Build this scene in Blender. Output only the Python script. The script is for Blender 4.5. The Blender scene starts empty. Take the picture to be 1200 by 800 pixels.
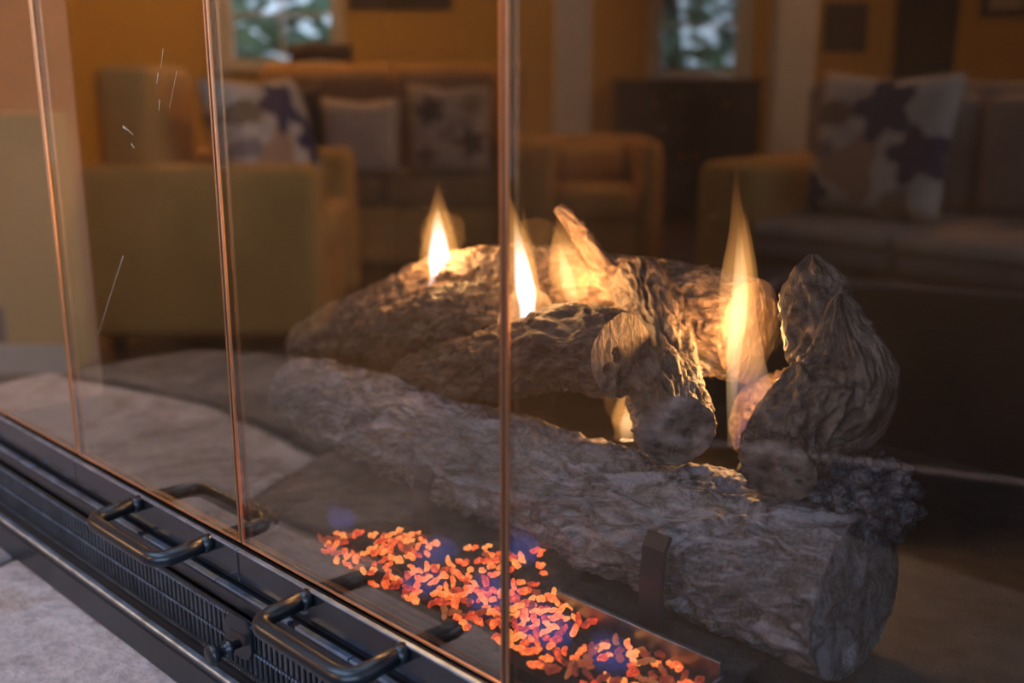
import bpy, bmesh, math, random
from mathutils import Vector, Matrix, noise as N

# ------------------------------------------------------------------ camera, world, light, exposure
SC = bpy.context.scene
COL = SC.collection
ZO = 0.60                         # all heights below are measured from the glass sill; the room floor is 0.60 lower
PITCH, YAW = 0.247914, 0.769866
CAMP = Vector((0.59468, -0.350158, 0.309593))
FW = Vector((-math.sin(YAW) * math.cos(PITCH), math.cos(YAW) * math.cos(PITCH), -math.sin(PITCH)))
cd = bpy.data.cameras.new('camera')
cam = bpy.data.objects.new('camera', cd)
COL.objects.link(cam)
cam.location = CAMP + Vector((0, 0, ZO))
cam.rotation_euler = FW.to_track_quat('-Z', 'Y').to_euler()
cd.sensor_width = 36.0
cd.lens = 1247.557 / 1200 * 36.0
cd.clip_start = 0.01
cd.dof.use_dof = True
cd.dof.focus_distance = 0.69
cd.dof.aperture_fstop = 4.4
SC.camera = cam

W = bpy.data.worlds.new('sky')
SC.world = W
W.use_nodes = True
wn = W.node_tree.nodes
wl = W.node_tree.links
bgn = wn['Background']
bgn.inputs[0].default_value = (.46, .67, 1.0, 1)      # even blue-white sky
bgn.inputs[1].default_value = 5.5

SC.view_settings.view_transform = 'Standard'
SC.view_settings.look = 'None'
SC.view_settings.gamma = 1.0
SC.view_settings.use_curve_mapping = False
SC.view_settings.exposure = 0.15
SC.cycles.use_denoising = True
SC.cycles.max_bounces = 10
SC.cycles.transparent_max_bounces = 40
SC.cycles.sample_clamp_indirect = 6.0
SC.cycles.caustics_reflective = False
SC.cycles.caustics_refractive = False

WARM_LAMP = 88.0                  # ceiling lamps, watts
R = random.Random(7)

# ------------------------------------------------------------------ helpers
def col4(c):
    return (c[0], c[1], c[2], 1.0)

class Mat:
    """small node helper"""
    def __init__(s, name):
        s.m = bpy.data.materials.new(name)
        s.m.use_nodes = True
        s.nt = s.m.node_tree
        s.n = s.nt.nodes
        s.l = s.nt.links
        s.out = s.n['Material Output']
        s.p = s.n['Principled BSDF']
    def node(s, t, **kw):
        x = s.n.new(t)
        for k, v in kw.items():
            setattr(x, k, v)
        return x
    def link(s, a, b):
        s.l.new(a, b)
    def coords(s, kind='Object', scale=(1, 1, 1), rot=(0, 0, 0)):
        tc = s.node('ShaderNodeTexCoord')
        mp = s.node('ShaderNodeMapping')
        mp.inputs['Scale'].default_value = scale
        mp.inputs['Rotation'].default_value = rot
        s.link(tc.outputs[kind], mp.inputs[0])
        return mp.outputs[0]
    def noise(s, vec, scale, detail=4, rough=.55, dist=0.0):
        x = s.node('ShaderNodeTexNoise')
        x.inputs['Scale'].default_value = scale
        x.inputs['Detail'].default_value = detail
        x.inputs['Roughness'].default_value = rough
        x.inputs['Distortion'].default_value = dist
        s.link(vec, x.inputs['Vector'])
        return x.outputs['Fac']
    def ramp(s, fac, stops):
        x = s.node('ShaderNodeValToRGB')
        e = x.color_ramp.elements
        while len(e) < len(stops):
            e.new(.5)
        for i, (p, c) in enumerate(stops):
            e[i].position = p
            e[i].color = col4(c) if len(c) == 3 else c
        s.link(fac, x.inputs[0])
        return x.outputs[0]
    def math(s, op, a, b=None, c=None, clamp=False):
        x = s.node('ShaderNodeMath', operation=op)
        x.use_clamp = clamp
        for i, v in enumerate((a, b, c)):
            if v is None:
                continue
            if isinstance(v, (int, float)):
                x.inputs[i].default_value = v
            else:
                s.link(v, x.inputs[i])
        return x.outputs[0]
    def bump(s, h, strength=.5, dist=.01):
        x = s.node('ShaderNodeBump')
        x.inputs['Strength'].default_value = strength
        x.inputs['Distance'].default_value = dist
        s.link(h, x.inputs['Height'])
        s.link(x.outputs[0], s.p.inputs['Normal'])
    def mixcol(s, fac, a, b):
        x = s.node('ShaderNodeMix', data_type='RGBA')
        for sock, v in ((x.inputs[0], fac), (x.inputs[6], a), (x.inputs[7], b)):
            if isinstance(v, (int, float)):
                sock.default_value = v
            elif isinstance(v, tuple):
                sock.default_value = col4(v)
            else:
                s.link(v, sock)
        return x.outputs[2]

MATS = {}
def simple(name, c, rough=.6, metal=0.0, var=.12, nscale=8.0, bump=0.0, bdist=.002, spec=.5):
    m = Mat(name)
    v = m.coords()
    f = m.noise(v, nscale, 5)
    lo = tuple(x * (1 - var) for x in c)
    hi = tuple(min(1, x * (1 + var)) for x in c)
    m.link(m.ramp(f, [(.3, lo), (.7, hi)]), m.p.inputs['Base Color'])
    m.p.inputs['Roughness'].default_value = rough
    m.p.inputs['Metallic'].default_value = metal
    m.p.inputs['Specular IOR Level'].default_value = spec
    if bump:
        m.bump(m.noise(v, nscale * 6, 4), bump, bdist)
    MATS[name] = m.m
    return m.m

def mesh_obj(name, bm_or_mesh, mat=None, parent=None, smooth=False):
    if isinstance(bm_or_mesh, bmesh.types.BMesh):
        me = bpy.data.meshes.new(name)
        bm_or_mesh.normal_update()
        bm_or_mesh.to_mesh(me)
        bm_or_mesh.free()
    else:
        me = bm_or_mesh
    if mat is not None and len(me.materials) == 0:
        me.materials.append(mat)
    if smooth:
        for p in me.polygons:
            p.use_smooth = True
    o = bpy.data.objects.new(name, me)
    COL.objects.link(o)
    if parent:
        o.parent = parent
    return o

def tag(o, label=None, cat=None, group=None, kind=None):
    if label: o['label'] = label
    if cat: o['category'] = cat
    if group: o['group'] = group
    if kind: o['kind'] = kind
    return o

def empty(name, loc=(0, 0, 0), rz=0.0):
    o = bpy.data.objects.new(name, None)
    o.empty_display_size = .05
    COL.objects.link(o)
    o.location = loc
    o.rotation_euler = (0, 0, rz)
    return o

def box_bm(lo, hi, bevel=0.0, seg=2, bm=None):
    b = bm or bmesh.new()
    r = bmesh.ops.create_cube(b, size=1.0)
    vs = r['verts']
    for v in vs:
        v.co = Vector((lo[i] + (v.co[i] + .5) * (hi[i] - lo[i]) for i in range(3)))
    if bevel > 0:
        es = list({e for v in vs for e in v.link_edges})
        bmesh.ops.bevel(b, geom=es, offset=bevel, segments=seg, profile=.5, affect='EDGES')
    return b

def box(name, lo, hi, mat, parent=None, bevel=0.0, seg=2, smooth=False):
    return mesh_obj(name, box_bm(lo, hi, bevel, seg), mat, parent, smooth)

def cyl_bm(p0, p1, r0, r1=None, n=16, bm=None):
    b = bm or bmesh.new()
    r1 = r0 if r1 is None else r1
    p0, p1 = Vector(p0), Vector(p1)
    d = (p1 - p0).normalized()
    q = d.to_track_quat('Z', 'Y')
    rings = []
    for p, r in ((p0, r0), (p1, r1)):
        rings.append([b.verts.new(p + q @ Vector((r * math.cos(2 * math.pi * i / n), r * math.sin(2 * math.pi * i / n), 0))) for i in range(n)])
    for i in range(n):
        b.faces.new((rings[0][i], rings[0][(i + 1) % n], rings[1][(i + 1) % n], rings[1][i]))
    b.faces.new(rings[0][::-1])
    b.faces.new(rings[1])
    return b

def frames_along(pts):
    T = []
    for i in range(len(pts)):
        a = pts[max(0, i - 1)]
        c = pts[min(len(pts) - 1, i + 1)]
        T.append((c - a).normalized())
    up = Vector((0, 0, 1)) if abs(T[0].z) < .9 else Vector((1, 0, 0))
    u = (up - T[0] * up.dot(T[0])).normalized()
    fr = []
    for t in T:
        u = (u - t * u.dot(t)).normalized()
        fr.append((t, u, t.cross(u)))
    return fr

def catmull(ctrl, n):
    """ctrl: list of tuples of equal length; returns n samples"""
    P = [ctrl[0]] + list(ctrl) + [ctrl[-1]]
    out = []
    m = len(ctrl) - 1
    for k in range(n):
        t = k / (n - 1) * m
        i = min(int(t), m - 1)
        f = t - i
        a, b, c, d = P[i], P[i + 1], P[i + 2], P[i + 3]
        out.append(tuple(.5 * (2 * b[j] + (c[j] - a[j]) * f + (2 * a[j] - 5 * b[j] + 4 * c[j] - d[j]) * f * f + (3 * b[j] - a[j] - 3 * c[j] + d[j]) * f ** 3) for j in range(len(b))))
    return out

def tube_bm(pts, r, n=14):
    b = bmesh.new()
    pts = [Vector(p) for p in pts]
    fr = frames_along(pts)
    rings = []
    for p, (t, u, v) in zip(pts, fr):
        rings.append([b.verts.new(p + (u * math.cos(2 * math.pi * i / n) + v * math.sin(2 * math.pi * i / n)) * r) for i in range(n)])
    for k in range(len(rings) - 1):
        for i in range(n):
            b.faces.new((rings[k][i], rings[k][(i + 1) % n], rings[k + 1][(i + 1) % n], rings[k + 1][i]))
    b.faces.new(rings[0][::-1])
    b.faces.new(rings[-1])
    bmesh.ops.recalc_face_normals(b, faces=b.faces)
    return b

# the room behind the viewer is laid out on axes turned to the corner fireplace:
# a = metres down the room, b = metres across it
SY, CY = math.sin(YAW), math.cos(YAW)
def RP(a, b, z=0.0):
    return Vector((CAMP.x - SY * a + CY * b, -(CAMP.y + CY * a + SY * b), z))
def RD(a, b):
    return Vector((-SY * a + CY * b, -(CY * a + SY * b), 0))
def face_rot(fa, fb):
    """z rotation that turns a thing's local -Y front to the room direction (fa, fb)"""
    d = RD(fa, fb)
    return math.atan2(d.x, -d.y)

# ------------------------------------------------------------------ materials
M_wall = simple('golden_wall_paint', (.60, .345, .050), .7, var=.06, nscale=1.2, bump=.05)
M_trim = simple('white_trim_paint', (.62, .58, .53), .45, var=.04)
M_ceil = simple('ceiling_paint', (.72, .66, .56), .8, var=.03)
M_surround = simple('surround_stone', (.30, .25, .21), .8, var=.3, nscale=5, bump=.4, bdist=.01)
M_blackmetal = simple('black_enamel_steel', (.010, .011, .015), .30, .0, var=.25, nscale=30, bump=.05, bdist=.0005)
M_gloss = simple('glossy_black_rail', (.020, .019, .023), .16, .0, var=.2, nscale=12)
M_steel = simple('worn_steel_edge', (.34, .42, .55), .42, 1.0, var=.35, nscale=60)
M_track = simple('worn_hinge_track', (.30, .38, .52), .36, 1.0, var=.5, nscale=45)
M_bronze = simple('bronze_edge_trim', (.85, .42, .21), .34, 1.0, var=.12, nscale=25)
M_gasket = simple('dark_gasket', (.025, .015, .015), .6)
M_soot = simple('sooty_firebox_steel', (.004, .0036, .0042), .9, spec=.1, var=.4, nscale=9, bump=.2, bdist=.003)
M_ash = simple('dark_ash', (.020, .017, .017), .95, var=.5, nscale=60, bump=.6, bdist=.004)
M_tan = simple('tan_slipcover', (.52, .265, .068), .85, var=.10, nscale=5, bump=.15)
M_brown = simple('brown_upholstery', (.22, .125, .07), .8, var=.15, nscale=6, bump=.15)
M_greytan = simple('taupe_upholstery', (.30, .22, .20), .8, var=.15, nscale=6, bump=.15)
M_darkfab = simple('dark_brown_fabric', (.07, .04, .03), .85, var=.2)
M_darkwood = simple('espresso_wood', (.035, .018, .014), .5, var=.35, nscale=9)
M_blackwood = simple('black_table_finish', (.006, .006, .008), .85, var=.3, nscale=9, spec=.05)
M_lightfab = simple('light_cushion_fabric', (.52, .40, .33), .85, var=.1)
M_drape = simple('dark_drape_fabric', (.045, .025, .022), .9, var=.2)
M_black = simple('black_plastic', (.01, .01, .01), .5)
M_paper = simple('picture_mat_paper', (.45, .40, .36), .8, var=.3, nscale=14)

def floor_mat():
    m = Mat('dark_floor_boards')
    v = m.coords(scale=(1, 6, 1))
    f = m.noise(v, 3, 6)
    m.link(m.ramp(f, [(.3, (.045, .022, .012)), (.7, (.10, .052, .026))]), m.p.inputs['Base Color'])
    m.p.inputs['Roughness'].default_value = .42
    return m.m
M_floor = floor_mat()

def stone_mat(name, stops, fine_stops):
    m = Mat(name)
    v = m.coords()
    big = m.noise(v, 6.5, 7, .66, .9)
    fine = m.noise(v, 70, 8, .72)
    mid = m.noise(v, 20, 6, .65, .5)
    m.link(m.mixcol(.40, m.ramp(big, stops), m.ramp(fine, fine_stops)), m.p.inputs['Base Color'])
    m.p.inputs['Roughness'].default_value = .72
    h = m.math('ADD', m.math('MULTIPLY', mid, .8), m.math('MULTIPLY', fine, .5))
    m.bump(h, .9, .008)
    return m.m
M_stone = stone_mat('pink_flagstone', [(.36, (.15, .090, .070)), (.46, (.38, .255, .215)), (.56, (.62, .46, .41)), (.68, (.38, .21, .125))], [(.38, (.24, .165, .14)), (.60, (.70, .55, .50))])
M_stone_dark = stone_mat('slate_flagstone', [(.36, (.020, .017, .017)), (.50, (.045, .040, .042)), (.62, (.13, .12, .125)), (.70, (.06, .045, .036))], [(.38, (.03, .026, .026)), (.62, (.11, .10, .10))])
M_stone_brown = stone_mat('brown_flagstone', [(.38, (.035, .026, .022)), (.48, (.12, .085, .07)), (.58, (.32, .24, .205)), (.68, (.11, .07, .05))], [(.38, (.06, .045, .038)), (.62, (.28, .22, .19))])
M_mortar = simple('hearth_mortar', (.06, .048, .042), .95, var=.3, nscale=40, bump=.5)

def bark_mat(name, dark, mid, light, sc=1.0, stretch=.38):
    m = Mat(name)
    at = m.node('ShaderNodeAttribute', attribute_name='bark_co')      # metres around (x, y) and along (z) the log
    mp = m.node('ShaderNodeMapping')
    mp.inputs['Scale'].default_value = (1, 1, stretch)
    m.link(at.outputs['Vector'], mp.inputs[0])
    v = mp.outputs[0]
    big = m.noise(v, 20 * sc, 5, .6, .8)
    fis = m.noise(v, 62 * sc, 5, .55, .7)
    fis2 = m.noise(v, 140 * sc, 4, .6, .5)
    fine = m.noise(at.outputs['Vector'], 420 * sc, 5, .7)
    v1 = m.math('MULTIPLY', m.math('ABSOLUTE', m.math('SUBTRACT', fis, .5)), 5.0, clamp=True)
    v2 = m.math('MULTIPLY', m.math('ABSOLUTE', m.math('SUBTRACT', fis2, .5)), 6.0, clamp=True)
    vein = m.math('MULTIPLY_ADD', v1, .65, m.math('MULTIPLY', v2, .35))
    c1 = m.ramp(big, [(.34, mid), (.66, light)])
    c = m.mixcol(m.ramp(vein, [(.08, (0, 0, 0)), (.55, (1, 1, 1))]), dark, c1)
    c = m.mixcol(.22, c, m.ramp(fine, [(.40, dark), (.62, light)]))
    m.link(c, m.p.inputs['Base Color'])
    m.p.inputs['Roughness'].default_value = .66
    m.p.inputs['Specular IOR Level'].default_value = .4
    m.bump(m.math('MULTIPLY_ADD', fine, .18, vein), .7, .0030)
    return m.m
def set_co(me, cos):
    a = me.attributes.new('bark_co', 'FLOAT_VECTOR', 'POINT')
    a.data.foreach_set('vector', [x for c in cos for x in c])
M_bark_front = bark_mat('grey_ceramic_bark', (.010, .009, .009), (.078, .066, .067), (.31, .28, .29))
M_bark = bark_mat('brown_ceramic_bark', (.012, .008, .006), (.060, .040, .029), (.19, .132, .096))
M_bark_pale = bark_mat('pale_brown_ceramic_bark', (.035, .020, .013), (.13, .080, .050), (.29, .195, .13))
M_cut = simple('sawn_ceramic_wood', (.135, .105, .088), .8, var=.75, nscale=90, bump=.8, bdist=.003)

def glass_mat():
    m = Mat('reflective_fire_glass')
    m.n.remove(m.p)
    geo = m.node('ShaderNodeNewGeometry')
    dot = m.node('ShaderNodeVectorMath', operation='DOT_PRODUCT')
    m.link(geo.outputs['Incoming'], dot.inputs[0])
    m.link(geo.outputs['Normal'], dot.inputs[1])
    c = m.math('ABSOLUTE', dot.outputs['Value'])
    inv = m.math('SUBTRACT', 1.0, c, clamp=True)
    fr = m.math('MULTIPLY_ADD', m.math('POWER', inv, 2.6), .90, .068, clamp=True)
    tr = m.node('ShaderNodeBsdfTransparent')
    tr.inputs[0].default_value = (.97, .965, .97, 1)
    gl = m.node('ShaderNodeBsdfGlossy')
    gl.inputs['Color'].default_value = (1.0, .90, .76, 1)
    gl.inputs['Roughness'].default_value = 0.0
    mx = m.node('ShaderNodeMixShader')
    m.link(fr, mx.inputs[0])
    m.link(tr.outputs[0], mx.inputs[1])
    m.link(gl.outputs[0], mx.inputs[2])
    # a thin film of dust and soot on the glass
    v = m.coords()
    film = m.noise(v, 5.0, 5, .6, .6)
    film = m.math('MULTIPLY', m.ramp(film, [(.35, (0, 0, 0)), (.75, (1, 1, 1))]), .020)
    speck = m.node('ShaderNodeTexVoronoi')
    speck.inputs['Scale'].default_value = 260
    m.link(v, speck.inputs['Vector'])
    sp = m.math('LESS_THAN', speck.outputs['Distance'], .13)
    keep = m.math('GREATER_THAN', m.noise(v, 90, 2), .60)
    spk = m.math('MULTIPLY', m.math('MULTIPLY', sp, keep), .16)
    fac = m.math('ADD', m.math('ADD', film, spk), .003)
    df = m.node('ShaderNodeBsdfDiffuse')
    df.inputs[0].default_value = (.75, .68, .62, 1)
    tl = m.node('ShaderNodeBsdfTranslucent')
    tl.inputs[0].default_value = (.85, .76, .68, 1)
    dm = m.node('ShaderNodeMixShader')
    dm.inputs[0].default_value = .86
    m.link(df.outputs[0], dm.inputs[1])
    m.link(tl.outputs[0], dm.inputs[2])
    m2 = m.node('ShaderNodeMixShader')
    m.link(fac, m2.inputs[0])
    m.link(mx.outputs[0], m2.inputs[1])
    m.link(dm.outputs[0], m2.inputs[2])
    m.link(m2.outputs[0], m.out.inputs['Surface'])
    return m.m
M_glass = glass_mat()

def window_glass():
    m = Mat('window_pane_glass')
    m.n.remove(m.p)
    tr = m.node('ShaderNodeBsdfTransparent')
    gl = m.node('ShaderNodeBsdfGlossy')
    gl.inputs['Roughness'].default_value = .02
    mx = m.node('ShaderNodeMixShader')
    mx.inputs[0].default_value = .05
    m.link(tr.outputs[0], mx.inputs[1])
    m.link(gl.outputs[0], mx.inputs[2])
    m.link(mx.outputs[0], m.out.inputs['Surface'])
    return m.m
M_wglass = window_glass()

def ember_mat(name, strength):
    m = Mat(name)
    v = m.coords('Object')
    oi = m.node('ShaderNodeObjectInfo')
    f = m.noise(v, 330, 3)
    k = m.math('MULTIPLY_ADD', oi.outputs['Random'], .45, m.math('MULTIPLY', f, .75))
    c = m.ramp(k, [(.30, (.10, .006, .003)), (.46, (.55, .035, .008)), (.62, (1.0, .13, .022)), (.85, (1.0, .36, .08))])
    m.p.inputs['Base Color'].default_value = (.10, .05, .04, 1)
    m.p.inputs['Roughness'].default_value = .9
    m.link(c, m.p.inputs['Emission Color'])
    m.p.inputs['Emission Strength'].default_value = strength
    return m.m
M_ember = ember_mat('glowing_ember_fibre', 1.25)
M_ember_dim = ember_mat('dull_ember_fibre', .30)

def flame_mat(name, stops, dens):
    """emitting gas: colour by height in the flame, stops = (height, rgb, strength)"""
    m = Mat(name)
    m.n.remove(m.p)
    tc = m.node('ShaderNodeTexCoord')
    sp = m.node('ShaderNodeSeparateXYZ')
    m.link(tc.outputs['Generated'], sp.inputs[0])
    c = m.ramp(sp.outputs[2], [(h, rgb) for h, rgb, s in stops])
    g = m.ramp(sp.outputs[2], [(h, (s, s, s)) for h, rgb, s in stops])
    em = m.node('ShaderNodeEmission')
    m.link(c, em.inputs[0])
    m.link(m.math('MULTIPLY', g, dens), em.inputs[1])
    m.link(em.outputs[0], m.out.inputs['Volume'])
    return m.m
M_fl_outer = flame_mat('orange_flame', [(0, (1, .45, .12), .25), (.25, (1, .42, .10), .8), (.6, (1, .45, .12), 1.0), (.85, (1, .38, .09), .6), (1, (1, .3, .06), .1)], 48)
M_fl_core = flame_mat('white_hot_flame', [(0, (.70, .82, 1), .9), (.15, (.80, .88, 1), 1.0), (.55, (.95, .92, .9), 1.0), (.85, (1, .65, .28), .6), (1, (1, .5, .15), .05)], 190)
M_fl_tall = flame_mat('tall_orange_flame', [(0, (.06, .14, 1), .16), (.13, (.30, .26, .6), .12), (.30, (1, .52, .22), .60), (.65, (1, .44, .12), 1.0), (1, (1, .32, .07), .15)], 44)
M_fl_tallcore = flame_mat('tall_flame_core', [(0, (1, .6, .35), .20), (.30, (1, .62, .30), .55), (.6, (1, .74, .40), 1.0), (.85, (1, .6, .25), .7), (1, (1, .45, .12), .05)], 110)
M_fl_blue = flame_mat('blue_gas_flame', [(0, (.10, .20, 1), 1.0), (.5, (.14, .22, 1), .7), (.8, (.25, .16, .8), .3), (1, (.3, .1, .5), .0)], 7)

# ------------------------------------------------------------------ room shell
FLOOR, CEIL = -0.60, 1.90
A1, BL, BR = 7.2, -3.8, 3.4
def diag_a(b):                   # where the fireplace wall crosses a given b
    return (-CAMP.y - SY * b) / CY

def prism(name, pts, z0, z1, mat):
    b = bmesh.new()
    lo = [b.verts.new((p.x, p.y, z0)) for p in pts]
    hi = [b.verts.new((p.x, p.y, z1)) for p in pts]
    n = len(pts)
    b.faces.new(lo[::-1]); b.faces.new(hi)
    for i in range(n):
        b.faces.new((lo[i], lo[(i + 1) % n], hi[(i + 1) % n], hi[i]))
    bmesh.ops.recalc_face_normals(b, faces=b.faces)
    return mesh_obj(name, b, mat)

corner = [RP(diag_a(BL), BL), RP(A1, BL), RP(A1, BR), RP(diag_a(BR), BR)]
tag(prism('floor', corner, FLOOR - .1, FLOOR, M_floor), kind='structure')
SKX, SKY = (-1.45, .9), (-1.55, -.30)      # unseen skylight added over the hearth to daylight it and the front log
def clip(poly, f):
    out = []
    for i in range(len(poly)):
        p, q = poly[i], poly[(i + 1) % len(poly)]
        fp, fq = f(p), f(q)
        if fp >= 0:
            out.append(p)
        if (fp >= 0) != (fq >= 0):
            out.append(p.lerp(q, fp / (fp - fq)))
    return out
def ceiling_with_opening():
    b = bmesh.new()
    room = [Vector((p.x, p.y)) for p in corner]
    midc = clip(clip(room, lambda p: p.x - SKX[0]), lambda p: SKX[1] - p.x)
    for poly in (clip(room, lambda p: SKX[0] - p.x), clip(room, lambda p: p.x - SKX[1]), clip(midc, lambda p: SKY[0] - p.y), clip(midc, lambda p: p.y - SKY[1])):
        lo = [b.verts.new((q.x, q.y, CEIL)) for q in poly]
        hi = [b.verts.new((q.x, q.y, CEIL + .12)) for q in poly]
        n = len(poly)
        b.faces.new(lo); b.faces.new(hi[::-1])
        for i in range(n):
            b.faces.new((lo[i], lo[(i + 1) % n], hi[(i + 1) % n], hi[i]))
    bmesh.ops.recalc_face_normals(b, faces=b.faces)
    return tag(mesh_obj('ceiling', b, M_ceil), kind='structure')
ceiling_with_opening()

def wall(name, p0, p1, outward, holes, mat, thick=.14, z0=FLOOR, z1=CEIL):
    """upright slab from p0 to p1 with rectangular openings (s0, s1, z0, z1)"""
    d = (p1 - p0)
    L = d.length
    d.normalize()
    o = outward.normalized() * thick
    b = bmesh.new()
    S = sorted({0.0, L} | {h[0] for h in holes} | {h[1] for h in holes})
    Z = sorted({z0, z1} | {h[2] for h in holes} | {h[3] for h in holes})
    for i in range(len(S) - 1):
        for j in range(len(Z) - 1):
            sm, zm = (S[i] + S[i + 1]) / 2, (Z[j] + Z[j + 1]) / 2
            if any(h[0] < sm < h[1] and h[2] < zm < h[3] for h in holes):
                continue
            q = []
            for off in (Vector((0, 0, 0)), o):
                for (s, z) in ((S[i], Z[j]), (S[i + 1], Z[j]), (S[i + 1], Z[j + 1]), (S[i], Z[j + 1])):
                    p = p0 + d * s + off
                    q.append(b.verts.new((p.x, p.y, z)))
            for f in ((0, 1, 2, 3), (7, 6, 5, 4), (0, 4, 5, 1), (1, 5, 6, 2), (2, 6, 7, 3), (3, 7, 4, 0)):
                b.faces.new([q[k] for k in f])
    bmesh.ops.remove_doubles(b, verts=b.verts, dist=1e-5)
    bmesh.ops.recalc_face_normals(b, faces=b.faces)
    return tag(mesh_obj(name, b, mat), kind='structure')

# far wall with two sash windows; s runs from the BL corner
FW1 = (-1.88, -1.18, .36, 1.55)      # b0, b1, z0, z1
FW2 = (.95, 1.49, .29, 1.50)
wall('wall_far', RP(A1, BL), RP(A1, BR), RD(1, 0), [(w[0] - BL, w[1] - BL, w[2], w[3]) for w in (FW1, FW2)], M_wall)
wall('wall_left', RP(diag_a(BL), BL), RP(A1, BL), RD(0, -1), [], M_wall)
RW = (-1.4, 2.6, -.10, 1.60)         # unseen picture window added beside the hearth for daylight: a0, a1, z0, z1
ab = diag_a(BR)
wall('wall_right', RP(ab, BR), RP(A1, BR), RD(0, 1), [(RW[0] - ab, RW[1] - ab, RW[2], RW[3])], M_wall)
# fireplace wall, plane y = 0, opening for the firebox
xl, xr = corner[0].x, corner[3].x
wall('wall_fireplace', Vector((xl, .012, 0)), Vector((xr, .012, 0)), Vector((0, 1, 0)), [(-.53 - xl, .53 - xl, -.118, .63)], M_surround)

def window(name, origin, across, out, w, h, cols, rows, label=None):
    """frame, sash bars and panes; origin = lower inner corner"""
    root = empty(name, origin)
    tag(root, kind='structure')
    ex, en, ez = across.normalized(), out.normalized(), Vector((0, 0, 1))
    def bar(nm, s0, s1, z0, z1, n0, n1, mat):
        b = bmesh.new()
        q = [b.verts.new(ex * s + ez * z + en * n) for n in (n0, n1) for (s, z) in ((s0, z0), (s1, z0), (s1, z1), (s0, z1))]
        for f in ((0, 1, 2, 3), (7, 6, 5, 4), (0, 4, 5, 1), (1, 5, 6, 2), (2, 6, 7, 3), (3, 7, 4, 0)):
            b.faces.new([q[k] for k in f])
        bmesh.ops.recalc_face_normals(b, faces=b.faces)
        return mesh_obj(nm, b, mat, root)
    c = .07
    bar('casing', -c, -.002, -c, h + c, -.025, .0, M_trim)
    bar('casing', w + .002, w + c, -c, h + c, -.025, .0, M_trim)
    bar('casing', 0, w, h + .002, h + c, -.025, .0, M_trim)
    bar('sill', -c, w + c, -.045, -.002, -.06, .0, M_trim)
    fr = .03
    bar('sash_rail', .002, w - .002, .002, fr, .04, .075, M_trim)
    bar('sash_rail', .002, w - .002, h - fr, h - .002, .04, .075, M_trim)
    bar('sash_stile', .002, fr, fr, h - fr, .04, .075, M_trim)
    bar('sash_stile', w - fr, w - .002, fr, h - fr, .04, .075, M_trim)
    cw, rh = (w - 2 * fr) / cols, (h - 2 * fr) / rows
    for i in range(1, cols):
        bar('muntin', fr + i * cw - .009, fr + i * cw + .009, fr, h - fr, .05, .07, M_trim)
    for j in range(1, rows):
        t = .02 if rows >= 4 and j == rows // 2 else .009
        bar('muntin', fr, w - fr, fr + j * rh - t, fr + j * rh + t, .047, .072, M_trim)
    for i in range(cols):
        for j in range(rows):
            bar('pane', fr + i * cw + .009, fr + (i + 1) * cw - .009, fr + j * rh + .009, fr + (j + 1) * rh - .009, .058, .061, M_wglass)
    return root
window('window_1', RP(A1, FW1[0], FW1[2]), RD(0, 1), RD(1, 0), FW1[1] - FW1[0], FW1[3] - FW1[2], 2, 4)
window('window_2', RP(A1, FW2[0], FW2[2]), RD(0, 1), RD(1, 0), FW2[1] - FW2[0], FW2[3] - FW2[2], 1, 4)
window('added_side_window', RP(RW[0], BR, RW[2]), RD(1, 0), RD(0, 1), RW[1] - RW[0], RW[3] - RW[2], 3, 1)

# added skylight: frame and panes in the ceiling opening
sk = tag(empty('added_skylight', (sum(SKX) / 2, sum(SKY) / 2, CEIL)), kind='structure')
sw, sh = SKX[1] - SKX[0], SKY[1] - SKY[0]
for k in range(3):
    xx = -sw / 2 + sw * k / 2
    box('glazing_bar', (xx - .02, -sh / 2, .05), (xx + .02, sh / 2, .10), M_trim, sk)
for k in range(2):
    yy = -sh / 2 + sh * k
    box('glazing_bar', (-sw / 2 + .02, yy - .02, .05), (sw / 2 - .02, yy + .02, .10), M_trim, sk)
    box('pane', (-sw / 2 + sw / 2 * k + .021, -sh / 2 + .021, .070), (-sw / 2 + sw / 2 * (k + 1) - .021, sh / 2 - .021, .076), M_wglass, sk)

def portal(p, out, w, h):
    l = bpy.data.lights.new('window_portal', 'AREA')
    l.shape = 'RECTANGLE'
    l.size, l.size_y = w, h
    l.cycles.is_portal = True
    o = bpy.data.objects.new('window_portal', l)
    COL.objects.link(o)
    o.location = p
    o.rotation_euler = out.to_track_quat('Z', 'Y').to_euler()
    return o
for w in (FW1, FW2):
    portal(RP(A1 + .12, (w[0] + w[1]) / 2, (w[2] + w[3]) / 2), RD(1, 0), w[1] - w[0], w[3] - w[2])
portal(RP((RW[0] + RW[1]) / 2, BR + .12, (RW[2] + RW[3]) / 2), RD(0, 1), RW[1] - RW[0], RW[3] - RW[2])

portal(Vector((sum(SKX) / 2, sum(SKY) / 2, CEIL + .13)), Vector((0, 0, 1)), sw, sh)
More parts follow.
